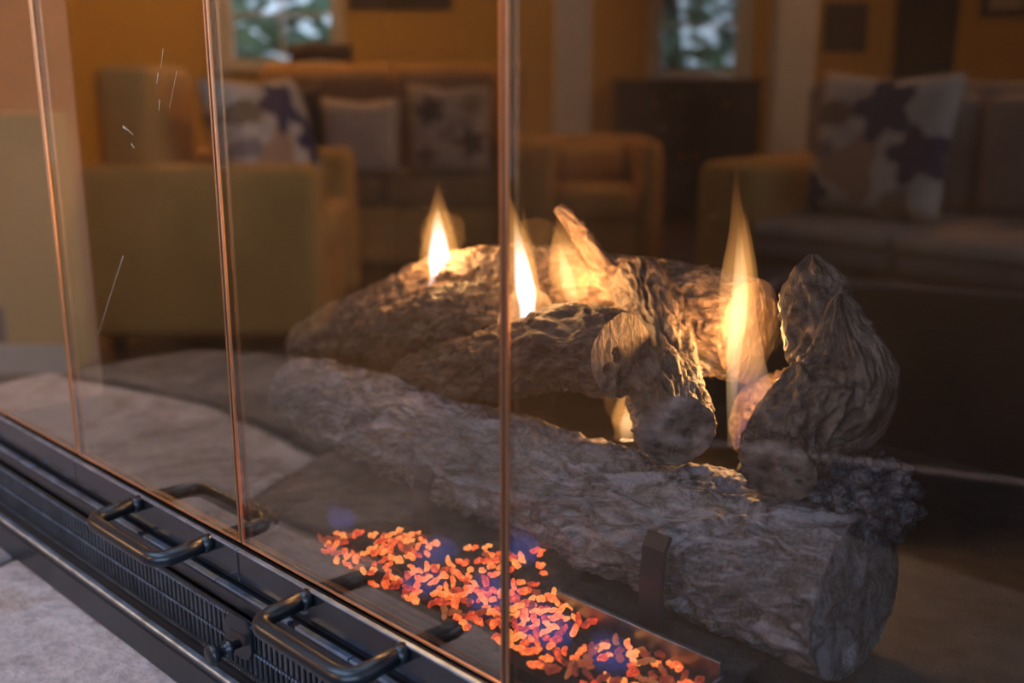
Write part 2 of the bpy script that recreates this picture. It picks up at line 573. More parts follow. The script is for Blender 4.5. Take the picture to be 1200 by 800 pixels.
# garden outside the far windows
M_ground = simple('garden_ground', (.10, .14, .06), .95, var=.4, nscale=2)
gpts = [RP(A1 + .3, -14), RP(A1 + 22, -14), RP(A1 + 22, 16), RP(A1 + .3, 16)]
tag(prism('garden_ground', gpts, FLOOR - .5, FLOOR - .35, M_ground), kind='structure')
M_leaf = simple('leaf_green', (.13, .26, .17), .5, var=.6, nscale=3)
M_treebark = simple('tree_trunk_bark', (.06, .045, .035), .9, var=.3, nscale=14)
def tree(a, b, h, rad, n, seed, label):
    rr = random.Random(seed)
    base = RP(a, b, FLOOR - .35)
    root = tag(empty('garden_tree', base), label, 'tree', 'trees in the garden outside')
    path = [(0, 0, 0), (.05, .03, h * .3), (-.05, .08, h * .6), (.04, 0, h * .9)]
    mesh_obj('trunk', tube_bm([Vector(p) for p in catmull(path, 14)], .09, 10), M_treebark, root, True)
    vs, fs = [], []
    for i in range(n):
        th, ph, r = rr.uniform(0, 6.283), math.acos(rr.uniform(-1, 1)), rad * rr.random() ** .45
        c = Vector((r * math.sin(ph) * math.cos(th), r * math.sin(ph) * math.sin(th), h * .62 + r * math.cos(ph) * 1.25))
        q = Matrix.Rotation(rr.uniform(0, 6.28), 3, 'Z') @ Matrix.Rotation(rr.uniform(0, 3.14), 3, 'X')
        s = rr.uniform(.08, .17)
        k = len(vs)
        for p in ((-s, 0, 0), (0, -s * .5, 0.01), (s, 0, 0), (0, s * .5, 0.01)):
            vs.append(c + q @ Vector(p))
        fs.append((k, k + 1, k + 2, k + 3))
    me = bpy.data.meshes.new('foliage')
    me.from_pydata([tuple(v) for v in vs], [], fs)
    me.materials.append(M_leaf)
    tag(mesh_obj('foliage', me, None, root), kind='stuff')
tree(10.2, -2.9, 3.6, 1.5, 1900, 1, 'leafy garden tree outside the two-column sash window')
tree(11.0, 1.6, 4.2, 1.7, 2000, 2, 'leafy garden tree outside the narrow sash window')
tree(16.0, -1.0, 5.0, 2.2, 2200, 3, 'tall garden tree standing furthest from the house')

# white posts and low wall
def aligned_box(name, a0, a1, b0, b1, z0, z1, mat, parent=None, bevel=0.0, top=True):
    """box on the room axes; local x runs along b, local y against a"""
    c = RP((a0 + a1) / 2, (b0 + b1) / 2, z0)
    o = box(name, (-(b1 - b0) / 2, -(a1 - a0) / 2, 0), ((b1 - b0) / 2, (a1 - a0) / 2, z1 - z0), mat, parent, bevel)
    o.location = c
    o.rotation_euler = (0, 0, face_rot(-1, 0))
    return o
for (b0, b1, w) in ((.22, .41, 'left'), (1.37, 1.57, 'right')):
    p = aligned_box('room_post', 5.7, 5.88, b0, b1, FLOOR, CEIL, M_trim, bevel=.01)
    tag(p, kind='structure')
    p.name = 'trim_1' if w == 'left' else 'trim_2'
hw = aligned_box('wall_low', 3.2, 3.36, -2.75, -1.36, FLOOR, .19, M_wall)
tag(hw, kind='structure')
tag(aligned_box('baseboard_low', 3.18, 3.198, -2.7, -1.36, FLOOR, FLOOR + .09, M_trim), kind='structure')
op = empty('wall_outlet', RP(3.19, -1.60, -.50), face_rot(-1, 0))
tag(op, 'small black outlet plate low on the golden half wall', 'outlet')
box('cover_plate', (-.035, -.004, .0), (.035, .006, .11), M_black, op, .003)
for zz in (.03, .08):
    box('socket', (-.012, -.007, zz - .012), (.012, -.0042, zz + .012), M_gasket, op, .001)

# ceiling lamps (real lamps that light the room warmly)
def ceiling_lamp(a, b, watts, label):
    root = tag(empty('ceiling_lamp', RP(a, b, CEIL)), label, 'lamp', 'flush ceiling lamps')
    mesh_obj('canopy', cyl_bm((0, 0, -.03), (0, 0, -.001), .17, .15, 28), M_bronze, root, True)
    bm = bmesh.new()
    bmesh.ops.create_uvsphere(bm, u_segments=24, v_segments=12, radius=.15)
    for v in bm.verts:
        v.co.z = -.031 + min(0, v.co.z) * .6
    m = Mat('lamp_shade_glass')
    m.p.inputs['Base Color'].default_value = (.9, .75, .5, 1)
    m.p.inputs['Emission Color'].default_value = (1, .62, .28, 1)
    m.p.inputs['Emission Strength'].default_value = 2.0
    mesh_obj('glass_bowl', bm, m.m, root, True)
    l = bpy.data.lights.new('bulb', 'POINT')
    l.energy = watts
    l.color = (1.0, .58, .24)
    l.shadow_soft_size = .12
    lo = bpy.data.objects.new('bulb', l)
    COL.objects.link(lo)
    lo.parent = root
    lo.location = (0, 0, -.28)
ceiling_lamp(5.4, -1.3, WARM_LAMP, 'bronze ceiling lamp with glass bowl above the loveseat')
ceiling_lamp(4.5, 1.9, WARM_LAMP * 1.0, 'bronze ceiling lamp with glass bowl above the long sofa')

# ------------------------------------------------------------------ hearth of flagstones
HZ = -.115
hearth = empty('hearth', (0, 0, FLOOR))
tag(hearth, 'raised hearth of irregular pinkish grey flagstones in front of the glass doors', 'hearth')
box('hearth_base', (-.82, -.50, 0), (1.25, -.002, HZ - FLOOR - .035), M_surround, hearth, .01)
box('mortar_bed', (-.84, -.515, HZ - FLOOR - .035), (1.27, -.004, HZ - FLOOR - .0045), M_mortar, hearth, .006)
stones = [
    [(-.90, -.005), (-.36, -.005), (-.31, -.17), (-.37, -.31), (-.62, -.33), (-.93, -.25)],
    [(-.345, -.005), (.11, -.005), (.16, -.10), (.075, -.175), (-.10, -.19), (-.295, -.17)],
    [(.125, -.005), (.62, -.005), (.60, -.22), (.40, -.27), (.20, -.24), (.072, -.235), (.088, -.18), (.175, -.10)],
    [(.635, -.005), (1.30, -.005), (1.31, -.26), (.98, -.33), (.72, -.28), (.615, -.22)],
    [(-.92, -.27), (-.62, -.345), (-.38, -.325), (-.40, -.44), (-.48, -.53), (-.75, -.55), (-.90, -.47)],
    [(-.365, -.325), (-.30, -.18), (-.10, -.205), (.045, -.192), (.055, -.25), (.02, -.42), (.06, -.53), (-.20, -.545), (-.465, -.53), (-.385, -.43)],
    [(.06, -.26), (.20, -.255), (.40, -.285), (.52, -.265), (.50, -.42), (.54, -.54), (.30, -.53), (.075, -.54), (.035, -.42)],
    [(.535, -.262), (.61, -.24), (.72, -.295), (.98, -.345), (1.31, -.28), (1.30, -.50), (.95, -.545), (.56, -.535), (.515, -.42)],
]
def flagstone(poly, seed):
    b = bmesh.new()
    top, low = HZ - FLOOR, HZ - FLOOR - .045
    # finely sampled, slightly wavy outline
    P = []
    n = len(poly)
    for i in range(n):
        p, q = Vector(poly[i]), Vector(poly[(i + 1) % n])
        k = max(2, int((q - p).length / .025))
        for j in range(k):
            w = p.lerp(q, j / k)
            if w.y < -.02:
                d = N.noise_vector(Vector((w.x * 18, w.y * 18, seed)))
                w = w + Vector((d.x, d.y)) * .006
            P.append(w)
    c = sum(P, Vector((0, 0))) / len(P)
    P = [w + (w - c).normalized() * .004 if w.y < -.02 else w for w in P]
    rings = []
    for s, z in ((1.0, low), (1.0, top - .006), (.99, top - .002), (.97, top), (.75, top), (.5, top), (.25, top)):
        ring = []
        for w in P:
            q = c + (w - c) * s
            zz = z
            if s < .99:
                zz += N.noise(Vector((q.x * 9, q.y * 9, seed))) * .0022
            ring.append(b.verts.new((q.x, q.y, zz)))
        rings.append(ring)
    m = len(P)
    for k in range(len(rings) - 1):
        for i in range(m):
            b.faces.new((rings[k][i], rings[k][(i + 1) % m], rings[k + 1][(i + 1) % m], rings[k + 1][i]))
    cv = b.verts.new((c.x, c.y, top))
    for i in range(m):
        b.faces.new((rings[-1][i], rings[-1][(i + 1) % m], cv))
    b.faces.new(rings[0][::-1])
    bmesh.ops.recalc_face_normals(b, faces=b.faces)
    return b
for i, s in enumerate(stones):
    mesh_obj('flagstone', flagstone(s, i * 3.7), (M_stone, M_stone, M_stone_dark, M_stone_dark, M_stone_brown, M_stone_brown, M_stone_dark, M_stone_dark)[i], hearth, True)

# ------------------------------------------------------------------ firebox
fb = empty('firebox', (0, 0, -.06))
tag(fb, 'black sooty steel firebox behind the glass doors', 'firebox')
def fbox(name, lo, hi, mat=None, bevel=0):
    return box(name, (lo[0], lo[1], lo[2] + .06), (hi[0], hi[1], hi[2] + .06), mat or M_soot, fb, bevel)
fbox('floor_panel', (-.60, .155, -.06), (.60, .64, -.04), M_ash)
fbox('floor_lip', (-.53, .015, -.06), (.53, .154, -.04), M_soot)
fbox('back_panel', (-.60, .60, -.04), (.60, .64, .66))
fbox('side_panel', (-.60, .158, -.04), (-.56, .598, .66))
fbox('side_panel', (.56, .158, -.04), (.60, .598, .66))
fbox('top_panel', (-.60, .158, .661), (.60, .64, .70))

# burner tray
tray = tag(empty('burner_tray', (0, 0, -.04)), 'shallow black steel burner tray holding the glowing embers', 'tray')
box('tray_floor', (-.14, .052, .0005), (.306, .124, .006), M_blackmetal, tray)
def lip(n, p0, p1, t, h, mat=None):
    box(n, (min(p0[0], p1[0]) - t, min(p0[1], p1[1]) - t, .0065), (max(p0[0], p1[0]) + t, max(p0[1], p1[1]) + t, h), mat or M_track, tray, .0007)
lip('back_lip', (.180, .1215), (.302, .1215), .0016, .025)
lip('front_lip', (-.12, .050), (.30, .050), .0012, .013, M_soot)
lip('end_lip', (.306, .052), (.306, .1195), .0012, .018)

# ------------------------------------------------------------------ ceramic logs
def log_mesh(ctrl, nl, na, seed, amp=.0028, lump=.10, fa=140.0, fs=48.0, twist=4.0):
    """ctrl: (x, y, z, r). returns rings of points; fa, fs = ridges per metre around and along"""
    S = catmull(ctrl, nl)
    pts = [Vector(s[:3]) for s in S]
    fr = frames_along(pts)
    r0 = sum(s[3] for s in S) / nl
    L = 0.0
    rings, cos = [], []
    for i in range(nl):
        if i:
            L += (pts[i] - pts[i - 1]).length
        t, u, v = fr[i]
        r = S[i][3]
        am = amp * (.22 + .78 * min(1.0, min(i, nl - 1 - i) / (nl * .06)))      # bark is worn smoother at the ends
        ring = []
        for j in range(na):
            th = 2 * math.pi * j / na
            c, s = math.cos(th), math.sin(th)
            c2, s2 = math.cos(th + twist * L), math.sin(th + twist * L)
            q = Vector((c2 * r0 * fa, s2 * r0 * fa, L * fs + seed))
            big = N.noise(Vector((c * 1.1, s * 1.1, L * 11 + seed * 2)))
            med = N.noise(Vector((c * 2.4, s * 2.4, L * 30 + seed)))
            w = N.noise_vector(q * .55) * 1.1
            rd = 1 - abs(N.noise(q + w)) * 2.6
            rd2 = 1 - abs(N.noise(q * 1.9 + w * 1.5 + Vector((5, 3, seed)))) * 2.4
            fine = N.noise(q * 4.5 + w)
            rd = max(rd, -.8)
            plate = 1 - abs(N.noise(q * .5 + w * .5 + Vector((9, seed, 2)))) * 3.0
            d = r * (1 + lump * big + lump * .45 * med) + am * (.9 * rd + .34 * rd2 + .65 * max(plate, -.6) - 1.0 + .22 * fine)
            ring.append(pts[i] + (u * c + v * s) * d)
            cos.append((c2 * r0, s2 * r0, L + seed))
        rings.append(ring)
    return rings, fr, cos

def make_log(name, label, ctrl, nl, na, seed, mat, cut=(True, True), cutmat=None, cutdepth=.12, cutholes=0, cutrough=.06, **kw):
    rings, fr, cos = log_mesh(ctrl, nl, na, seed, **kw)
    base = Vector((sum((Vector(c[:3]) for c in ctrl), Vector((0, 0, 0))) / len(ctrl)))
    base.z = min(p.z for r in rings for p in r)
    root = tag(empty(name, base), label, 'log', 'ceramic logs on the burner')
    vs = [tuple(p - base) for r in rings for p in r]
    fs = []
    for k in range(nl - 1):
        for j in range(na):
            fs.append((k * na + j, k * na + (j + 1) % na, (k + 1) * na + (j + 1) % na, (k + 1) * na + j))
    me = bpy.data.meshes.new('bark')
    me.from_pydata(vs, [], fs)
    bm = bmesh.new(); bm.from_mesh(me); bmesh.ops.recalc_face_normals(bm, faces=bm.faces); bm.to_mesh(me); bm.free()
    set_co(me, cos)
    me.materials.append(mat)
    mesh_obj('bark', me, None, root, True)
    for end, on in zip((0, nl - 1), cut):
        ring = rings[end]
        t = fr[end][0] * (-1 if end == 0 else 1)
        c = sum(ring, Vector((0, 0, 0))) / na
        rr = sum((p - c).length for p in ring) / na
        b = bmesh.new()
        nr = 26
        R_ = [[b.verts.new(p - base) for p in ring]]
        hr = random.Random(int(seed * 10))
        holes = [(hr.uniform(0, 6.28), hr.uniform(.2, .8), hr.uniform(.09, .17)) for _ in range(cutholes)]
        for k in range(1, nr):
            s = 1 - k / nr
            q = []
            for j, p in enumerate(ring):
                ln = (p - c).length
                w = c + (p - c) * (s * (1 + (rr * .96 / ln - 1) * min(1.0, (1 - s) * 5)))
                th = 2 * math.pi * j / na
                nz = N.noise(w * 60 + Vector((seed, 0, 0)))
                grain = math.sin(s * 26 + 3 * N.noise(w * 30)) * .12
                dome = (1 - s ** 3) * (cutdepth if on else .55)
                off = rr * (dome + cutrough * nz * (1 - s ** 6) + grain * .06 * (1 - s ** 6))
                for (hth, hrad, hs) in holes:
                    dd = Vector((math.cos(th) * s - math.cos(hth) * hrad, math.sin(th) * s - math.sin(hth) * hrad)).length
                    if dd < hs:
                        off -= rr * .34 * (1 - (dd / hs) ** 2) ** 1.4
                q.append(b.verts.new(w + t * off - base))
            R_.append(q)
        for k in range(nr - 1):
            for j in range(na):
                b.faces.new((R_[k][j], R_[k][(j + 1) % na], R_[k + 1][(j + 1) % na], R_[k + 1][j]))
        cv = b.verts.new(sum((v.co for v in R_[-1]), Vector((0, 0, 0))) / na)
        for j in range(na):
            b.faces.new((R_[-1][j], R_[-1][(j + 1) % na], cv))
        bmesh.ops.recalc_face_normals(b, faces=b.faces)
        eo = mesh_obj('sawn_end' if on else 'broken_end', b, (cutmat or M_cut) if on else mat, root, True)
        set_co(eo.data, [tuple(v.co) for v in eo.data.vertices])
    return root

front = make_log('ceramic_log', 'large grey ceramic log lying along the front of the fire behind the embers',
    [(-.275, .238, -.002, .034), (-.21, .233, .000, .038), (-.10, .224, .003, .041), (.03, .215, .004, .043), (.15, .207, .006, .045), (.27, .200, .010, .049), (.345, .196, .012, .050)],
    470, 240, 1.3, M_bark_front, (True, True), M_bark_front, cutdepth=.07, cutrough=.20, amp=.0048, lump=.10, fa=88, fs=34)
back = make_log('ceramic_log', 'pale ceramic log glowing orange at the back of the fire',
    [(-.41, .345, .000, .030), (-.29, .355, .048, .038), (-.145, .360, .102, .041), (.0, .365, .116, .041), (.165, .360, .114, .041)],
    300, 160, 4.1, M_bark_pale, (False, True), M_bark_pale, cutdepth=.15, amp=.0034, lump=.12, fa=120, fs=75)
low = make_log('ceramic_log', 'dark ceramic log under the flames on the far left, tapering to a blunt left end',
    [(-.250, .296, .040, .018), (-.18, .292, .064, .028), (-.09, .287, .091, .033), (.0, .282, .104, .033)],
    220, 150, 7.7, M_bark, (False, True), M_cut, cutdepth=.15, amp=.0034, lump=.10)
mid = make_log('ceramic_log', 'dark curved ceramic log across the middle with a chewed pale right end',
    [(-.125, .252, .040, .016), (-.05, .247, .062, .025), (.03, .239, .088, .030), (.095, .229, .112, .032), (.148, .221, .116, .029)],
    240, 150, 11.2, M_bark, (False, True), M_bark_pale, cutdepth=.1, cutholes=9, amp=.0032, lump=.10)
cross = make_log('ceramic_log', 'ceramic log leaning from the back towards the glass with a round pitted sawn end',
    [(.072, .345, .140, .026), (.112, .310, .122, .026), (.160, .255, .100, .026), (.210, .200, .082, .027)],
    220, 150, 15.9, M_bark, (False, True), M_cut, cutdepth=.05, cutrough=.14, cutholes=11, amp=.0038, lump=.06, fa=150, fs=34)
right = make_log('ceramic_log', 'forked ceramic branch standing at the right with a small sawn foot',
    [(.2945, .250, .178, .003), (.2985, .249, .160, .014), (.304, .247, .138, .027), (.303, .237, .117, .032), (.293, .214, .097, .029), (.291, .198, .084, .026), (.2935, .188, .0800, .0235)],
    230, 160, 21.4, M_bark, (False, True), M_cut, cutdepth=.05, cutholes=4, cutrough=.16, amp=.0036, lump=.10, fa=135, fs=36)
def branch(name, ctrl, n, seed, mat, parent, **kw):
    rr_, ff_, cc_ = log_mesh(ctrl, n, 60, seed, **kw)
    bse = Vector(parent.location)
    me = bpy.data.meshes.new(name)
    me.from_pydata([tuple(p - bse) for r in rr_ for p in r], [], [(k * 60 + j, k * 60 + (j + 1) % 60, (k + 1) * 60 + (j + 1) % 60, (k + 1) * 60 + j) for k in range(n - 1) for j in range(60)])
    set_co(me, cc_)
    me.materials.append(mat)
    return mesh_obj(name, me, None, parent, True)
branch('fork', [(.296, .258, .108, .026), (.277, .270, .142, .027), (.263, .279, .167, .023), (.257, .284, .182, .015), (.254, .286, .193, .003)], 110, 3.3, M_bark, right, amp=.0034, lump=.12, fa=135, fs=48)
rear = make_log('ceramic_log', 'short pale ceramic log half hidden behind the forked branch',
    [(.160, .400, .025, .036), (.20, .385, .045, .038), (.240, .365, .068, .034)],
    120, 110, 27.0, M_bark_pale, (False, False), M_cut, amp=.0034, lump=.12, fa=120, fs=75)
branch('branch_stub', [(.035, .352, .135, .012), (.015, .342, .165, .0085), (.0, .336, .186, .0075), (-.012, .332, .197, .005)], 60, 9.2, M_bark_pale, back, amp=.0018)

# knobbly clinker on top of the front log's right end
clk = tag(empty('clinker', (.322, .232, .058)), 'knobbly dark clinker lump on the right end of the big front log', 'clinker')
bm = bmesh.new()
M_clinker = bark_mat('dark_clinker', (.006, .005, .006), (.035, .031, .034), (.20, .19, .21), 1.6, 1.0)
bmesh.ops.create_icosphere(bm, subdivisions=6, radius=1.0)
for v in bm.verts:
    d = v.co.normalized()
    dist, _ = N.voronoi(d * 3.1 + Vector((3, 1, 7)))
    k = .86 + .30 * math.sqrt(max(0.0, 1 - (dist[0] / .62) ** 2)) + .05 * N.noise(d * 11)
    v.co = Vector((d.x * .037, d.y * .034, d.z * .029)) * k
ko = mesh_obj('knobs', bm, M_clinker, clk, True)
set_co(ko.data, [tuple(v.co) for v in ko.data.vertices])

# grate strap in front of the front log and arms under it
grate = tag(empty('log_grate', (0, 0, -.04)), 'black iron grate straps holding up the big front log', 'grate')
def bent_strap(x, pts, w, t):
    b = bmesh.new()
    ring = []
    P = [Vector((0, p[0], p[1])) for p in pts]
    for i, p in enumerate(P):
        d = (P[min(i + 1, len(P) - 1)] - P[max(i - 1, 0)]).normalized()
        nrm = Vector((0, -d.z, d.y))
        ring.append([b.verts.new(Vector((x + sx * w / 2, 0, 0)) + p + nrm * (sn * t / 2)) for sx, sn in ((-1, -1), (1, -1), (1, 1), (-1, 1))])
    for k in range(len(ring) - 1):
        for j in range(4):
            b.faces.new((ring[k][j], ring[k][(j + 1) % 4], ring[k + 1][(j + 1) % 4], ring[k + 1][j]))
    b.faces.new(ring[0][::-1]); b.faces.new(ring[-1])
    bmesh.ops.recalc_face_normals(b, faces=b.faces)
    return b
mesh_obj('strap', bent_strap(.243, [(.142, .078), (.137, .070), (.135, .05), (.135, .004)], .016, .004), M_blackmetal, grate)
mesh_obj('strap', bent_strap(.03, [(.142, .060), (.137, .055), (.135, .04), (.135, .004)], .016, .004), M_blackmetal, grate)

# ------------------------------------------------------------------ embers
def ember_mesh(seed, worm):
    rr = random.Random(seed)
    n = 8
    ln = rr.uniform(.009, .0135) if worm else rr.uniform(.005, .007)
    bend = rr.uniform(-.0024, .0024)
    pts = [(ln * (i / (n - 1) - .5), bend * (1 - (2 * i / (n - 1) - 1) ** 2), .0007 * math.sin(i * 1.7 + seed)) for i in range(n)]
    b = bmesh.new()
    P = [Vector(p) for p in pts]
    fr = frames_along(P)
    rings = []
    for i, (p, (t, u, v)) in enumerate(zip(P, fr)):
        e = min(i, n - 1 - i)
        r = (.0008, .0016, .0019)[min(e, 2)] * rr.uniform(.9, 1.12)
        rings.append([b.verts.new(p + (u * math.cos(2 * math.pi * j / 9) + v * math.sin(2 * math.pi * j / 9)) * r * rr.uniform(.85, 1.15)) for j in range(9)])
    for k in range(n - 1):
        for j in range(9):
            b.faces.new((rings[k][j], rings[k][(j + 1) % 9], rings[k + 1][(j + 1) % 9], rings[k + 1][j]))
    b.faces.new(rings[0][::-1]); b.faces.new(rings[-1])
    bmesh.ops.recalc_face_normals(b, faces=b.faces)
    me = bpy.data.meshes.new('glowing_ember')
    b.to_mesh(me); b.free()
    for p in me.polygons:
        p.use_smooth = True
    return me
EM = [ember_mesh(i, i % 4 != 0) for i in range(10)]
EMD = [m.copy() for m in EM]
for m in EM: m.materials.append(M_ember)
for m in EMD: m.materials.append(M_ember_dim)
def bed_z(x, y):
    return -.026 + .006 * N.noise(Vector((x * 22, y * 22, 4))) + .003 * N.noise(Vector((x * 70, y * 70, 9)))
def in_bed(x, y):
    """0 outside the glowing bed, else the share of bright pieces there"""
    top = .118
    if x < .19:
        top = .128 + .050 * max(0, 1 - abs(x - .110) / .05) + .012 * N.noise(Vector((x * 40, 0, 2)))
    if x < .03:
        top = .082 + (x + .01) / .04 * .042
    bot = .057 + .006 * N.noise(Vector((x * 30, 5, 2))) + max(0, (.02 - x) * .5)
    if y > top or y < bot or x < -.01:
        return 0
    gap = N.noise(Vector((x * 34, y * 40, 11)))
    if gap < -.22:
        return 0
    if abs(x - .068 - (y - .09) * .4) < .010 and y > .080:
        return 0
    b = .9
    if x > .225:
        b = .25 if gap < .12 else .85
        if x > .24 and gap < .25 and R.random() < .75:
            return 0
    return b
cells, cnt, tries = [], 0, 0
while cnt < 290 and tries < 60000:
    tries += 1
    x, y = R.uniform(-.02, .30), R.uniform(.054, .185)
    br = in_bed(x, y)
    if not br:
        continue
    if any((x - c[0]) ** 2 + (y - c[1]) ** 2 < .0064 ** 2 for c in cells):
        continue
    cells.append((x, y))
    bright = R.random() < br
    k = R.randrange(10)
    o = bpy.data.objects.new('glowing_ember', (EM if bright else EMD)[k])
    COL.objects.link(o)
    o.location = (x, y, bed_z(x, y) + R.uniform(.001, .0045))
    o.rotation_euler = (R.uniform(-.5, .5), R.uniform(-.5, .5), R.uniform(0, 6.28))
    s = R.uniform(.8, 1.15)
    o.scale = (s, s, s)
    tag(o, 'worm-shaped orange glowing ember in the burner tray', 'ember', 'glowing embers in the burner tray')
    cnt += 1
# ash gravel under and around the embers
b = bmesh.new()
nx, ny = 190, 80
grid = [[b.verts.new((-.15 + .46 * i / (nx - 1), .052 + .12 * j / (ny - 1), 0)) for j in range(ny)] for i in range(nx)]
for i in range(nx):
    for j in range(ny):
        v = grid[i][j]
        z = bed_z(v.co.x, v.co.y) - .0015 + .003 * N.noise(v.co * 240)
        e = min(1, (v.co.y - .052) / .012, (.175 - v.co.y) / .02)
        v.co.z = -.034 + (z + .034) * max(0, e)
for i in range(nx - 1):
    for j in range(ny - 1):
        b.faces.new((grid[i][j], grid[i + 1][j], grid[i + 1][j + 1], grid[i][j + 1]))
ashb = mesh_obj('ash_gravel', b, M_ash, None, True)
tag(ashb, 'dark crumbly ash under the glowing embers', 'ash', kind='stuff')

# ------------------------------------------------------------------ flames
def flame_shell(ctrl, n=26, na=20, flat=.6, seed=0):
    """ctrl: (dx, dy, dz, r) from base; flattened lathe around a bending path"""
    S = catmull(ctrl, n)
    b = bmesh.new()
    rings = []
    for i, s in enumerate(S):
        r = max(s[3], .0002)
        ring = []
        for j in range(na):
            th = 2 * math.pi * j / na
            w = 1 + .12 * N.noise(Vector((math.cos(th) * 1.5, math.sin(th) * 1.5, i * .16 + seed)))
            # wide across the view, thin along it
            ring.append(b.verts.new((s[0] + (math.cos(th) * CY - math.sin(th) * flat * SY) * r * w,
                                     s[1] + (math.cos(th) * SY + math.sin(th) * flat * CY) * r * w, s[2])))
        rings.append(ring)
    for k in range(n - 1):
        for j in range(na):
            b.faces.new((rings[k][j], rings[k][(j + 1) % na], rings[k + 1][(j + 1) % na], rings[k + 1][j]))
    b.faces.new(rings[0][::-1]); b.faces.new(rings[-1])
    bmesh.ops.recalc_face_normals(b, faces=b.faces)
    return b
def flame(base, label, shells, watts, lz, color=(1, .50, .17)):
    root = tag(empty('flame', base), label, 'flame', 'gas flames among the logs')
    for k, (nm, ctrl, mat, flat) in enumerate(shells):
        mesh_obj(nm, flame_shell(ctrl, seed=k * 3.1 + base[0] * 50, flat=flat), mat, root, True)
    l = bpy.data.lights.new('flame_light', 'POINT')
    l.energy = watts
    l.color = color
    l.shadow_soft_size = .022
    lo = bpy.data.objects.new('flame_light', l)
    COL.objects.link(lo)
    lo.parent = root
    lo.location = (0, 0, lz)
def drop(h, r, lean=0, skew=0, base=.45):
    """control rings of a teardrop; lean along the view's right"""
    out = []
    for t, k in ((0, base), (.12, .8), (.3, 1.0), (.5, .82), (.7, .5), (.86, .22), (1, .02)):
        d = lean * t + skew * math.sin(t * 5)
        out.append((d * CY, d * SY, h * t, r * k))
    return out
def lean(rows):
    return [(d * CY, d * SY, z, r) for d, z, r in rows]
flame((-.165, .330, .108), 'short bright flame rising from the left log',
      [('outer_flame', drop(.104, .0185, .003, .001, .65), M_fl_outer, .7), ('hot_core', drop(.084, .0105, .002, .001, .95), M_fl_core, .7)], 1.9, .05)
flame((.035, .245, .118), 'bright split flame right beside the middle glass seam',
      [('outer_flame', drop(.125, .012, -.020, .002, .7), M_fl_outer, .7), ('outer_flame', drop(.100, .0075, -.002, .002, .6), M_fl_outer, .7), ('hot_core', drop(.090, .0080, -.010, .001, .9), M_fl_core, .7)], 1.0, .06)
flame((.030, .305, .124), 'small soft flame behind the curved middle log',
      [('outer_flame', drop(.078, .0165, -.014, .0, 1.0), M_fl_outer, .8), ('hot_core', drop(.055, .0065, -.013, .0, .9), M_fl_tallcore, .7)], .7, .030)
flame((.203, .300, .043), 'tall orange flame with a blue foot left of the forked branch',
      [('outer_flame', lean([(.008, 0, .016), (.006, .03, .0165), (-.002, .06, .0145), (-.010, .095, .0140), (-.012, .125, .0120), (-.013, .155, .0075), (-.016, .185, .0030), (-.017, .208, .0004)]), M_fl_tall, .6),
       ('outer_flame', lean([(-.002, .09, .003), (-.003, .12, .006), (-.007, .15, .0045), (-.010, .178, .0005)]), M_fl_outer, .7),
       ('hot_core', lean([(-.010, .0, .003), (-.012, .05, .0045), (-.011, .09, .0062), (-.010, .12, .0058), (-.0115, .145, .003), (-.013, .17, .0004)]), M_fl_tallcore, .7)], 2.2, .09)
flame((.120, .340, .05), 'faint flame in the gap behind the leaning log',
      [('outer_flame', drop(.075, .010, .004, .0, .8), M_fl_outer, .7)], .7, .03)
flame((.118, .268, .035), 'pale flame licking below the chewed end of the middle log',
      [('outer_flame', drop(.055, .012, .0, .0, .9), M_fl_outer, .7), ('hot_core', drop(.030, .006, .0, .0, .9), M_fl_tallcore, .7)], .25, .03)
for (x, y, h, r) in ((.118, .150, .030, .010), (.070, .105, .022, .012), (.150, .088, .030, .014), (.205, .080, .032, .014), (-.02, .098, .022, .009), (.10, .070, .022, .012), (.25, .085, .026, .011)):
    rt = tag(empty('blue_flame', (x, y, -.026)), 'small blue gas flame hovering over the glowing embers', 'flame', 'blue gas flames over the embers')
    mesh_obj('gas', flame_shell(drop(h * 1.15, r * 1.35, R.uniform(-.012, .012), .003, .9), flat=.9, seed=x * 40), M_fl_blue, rt, True)

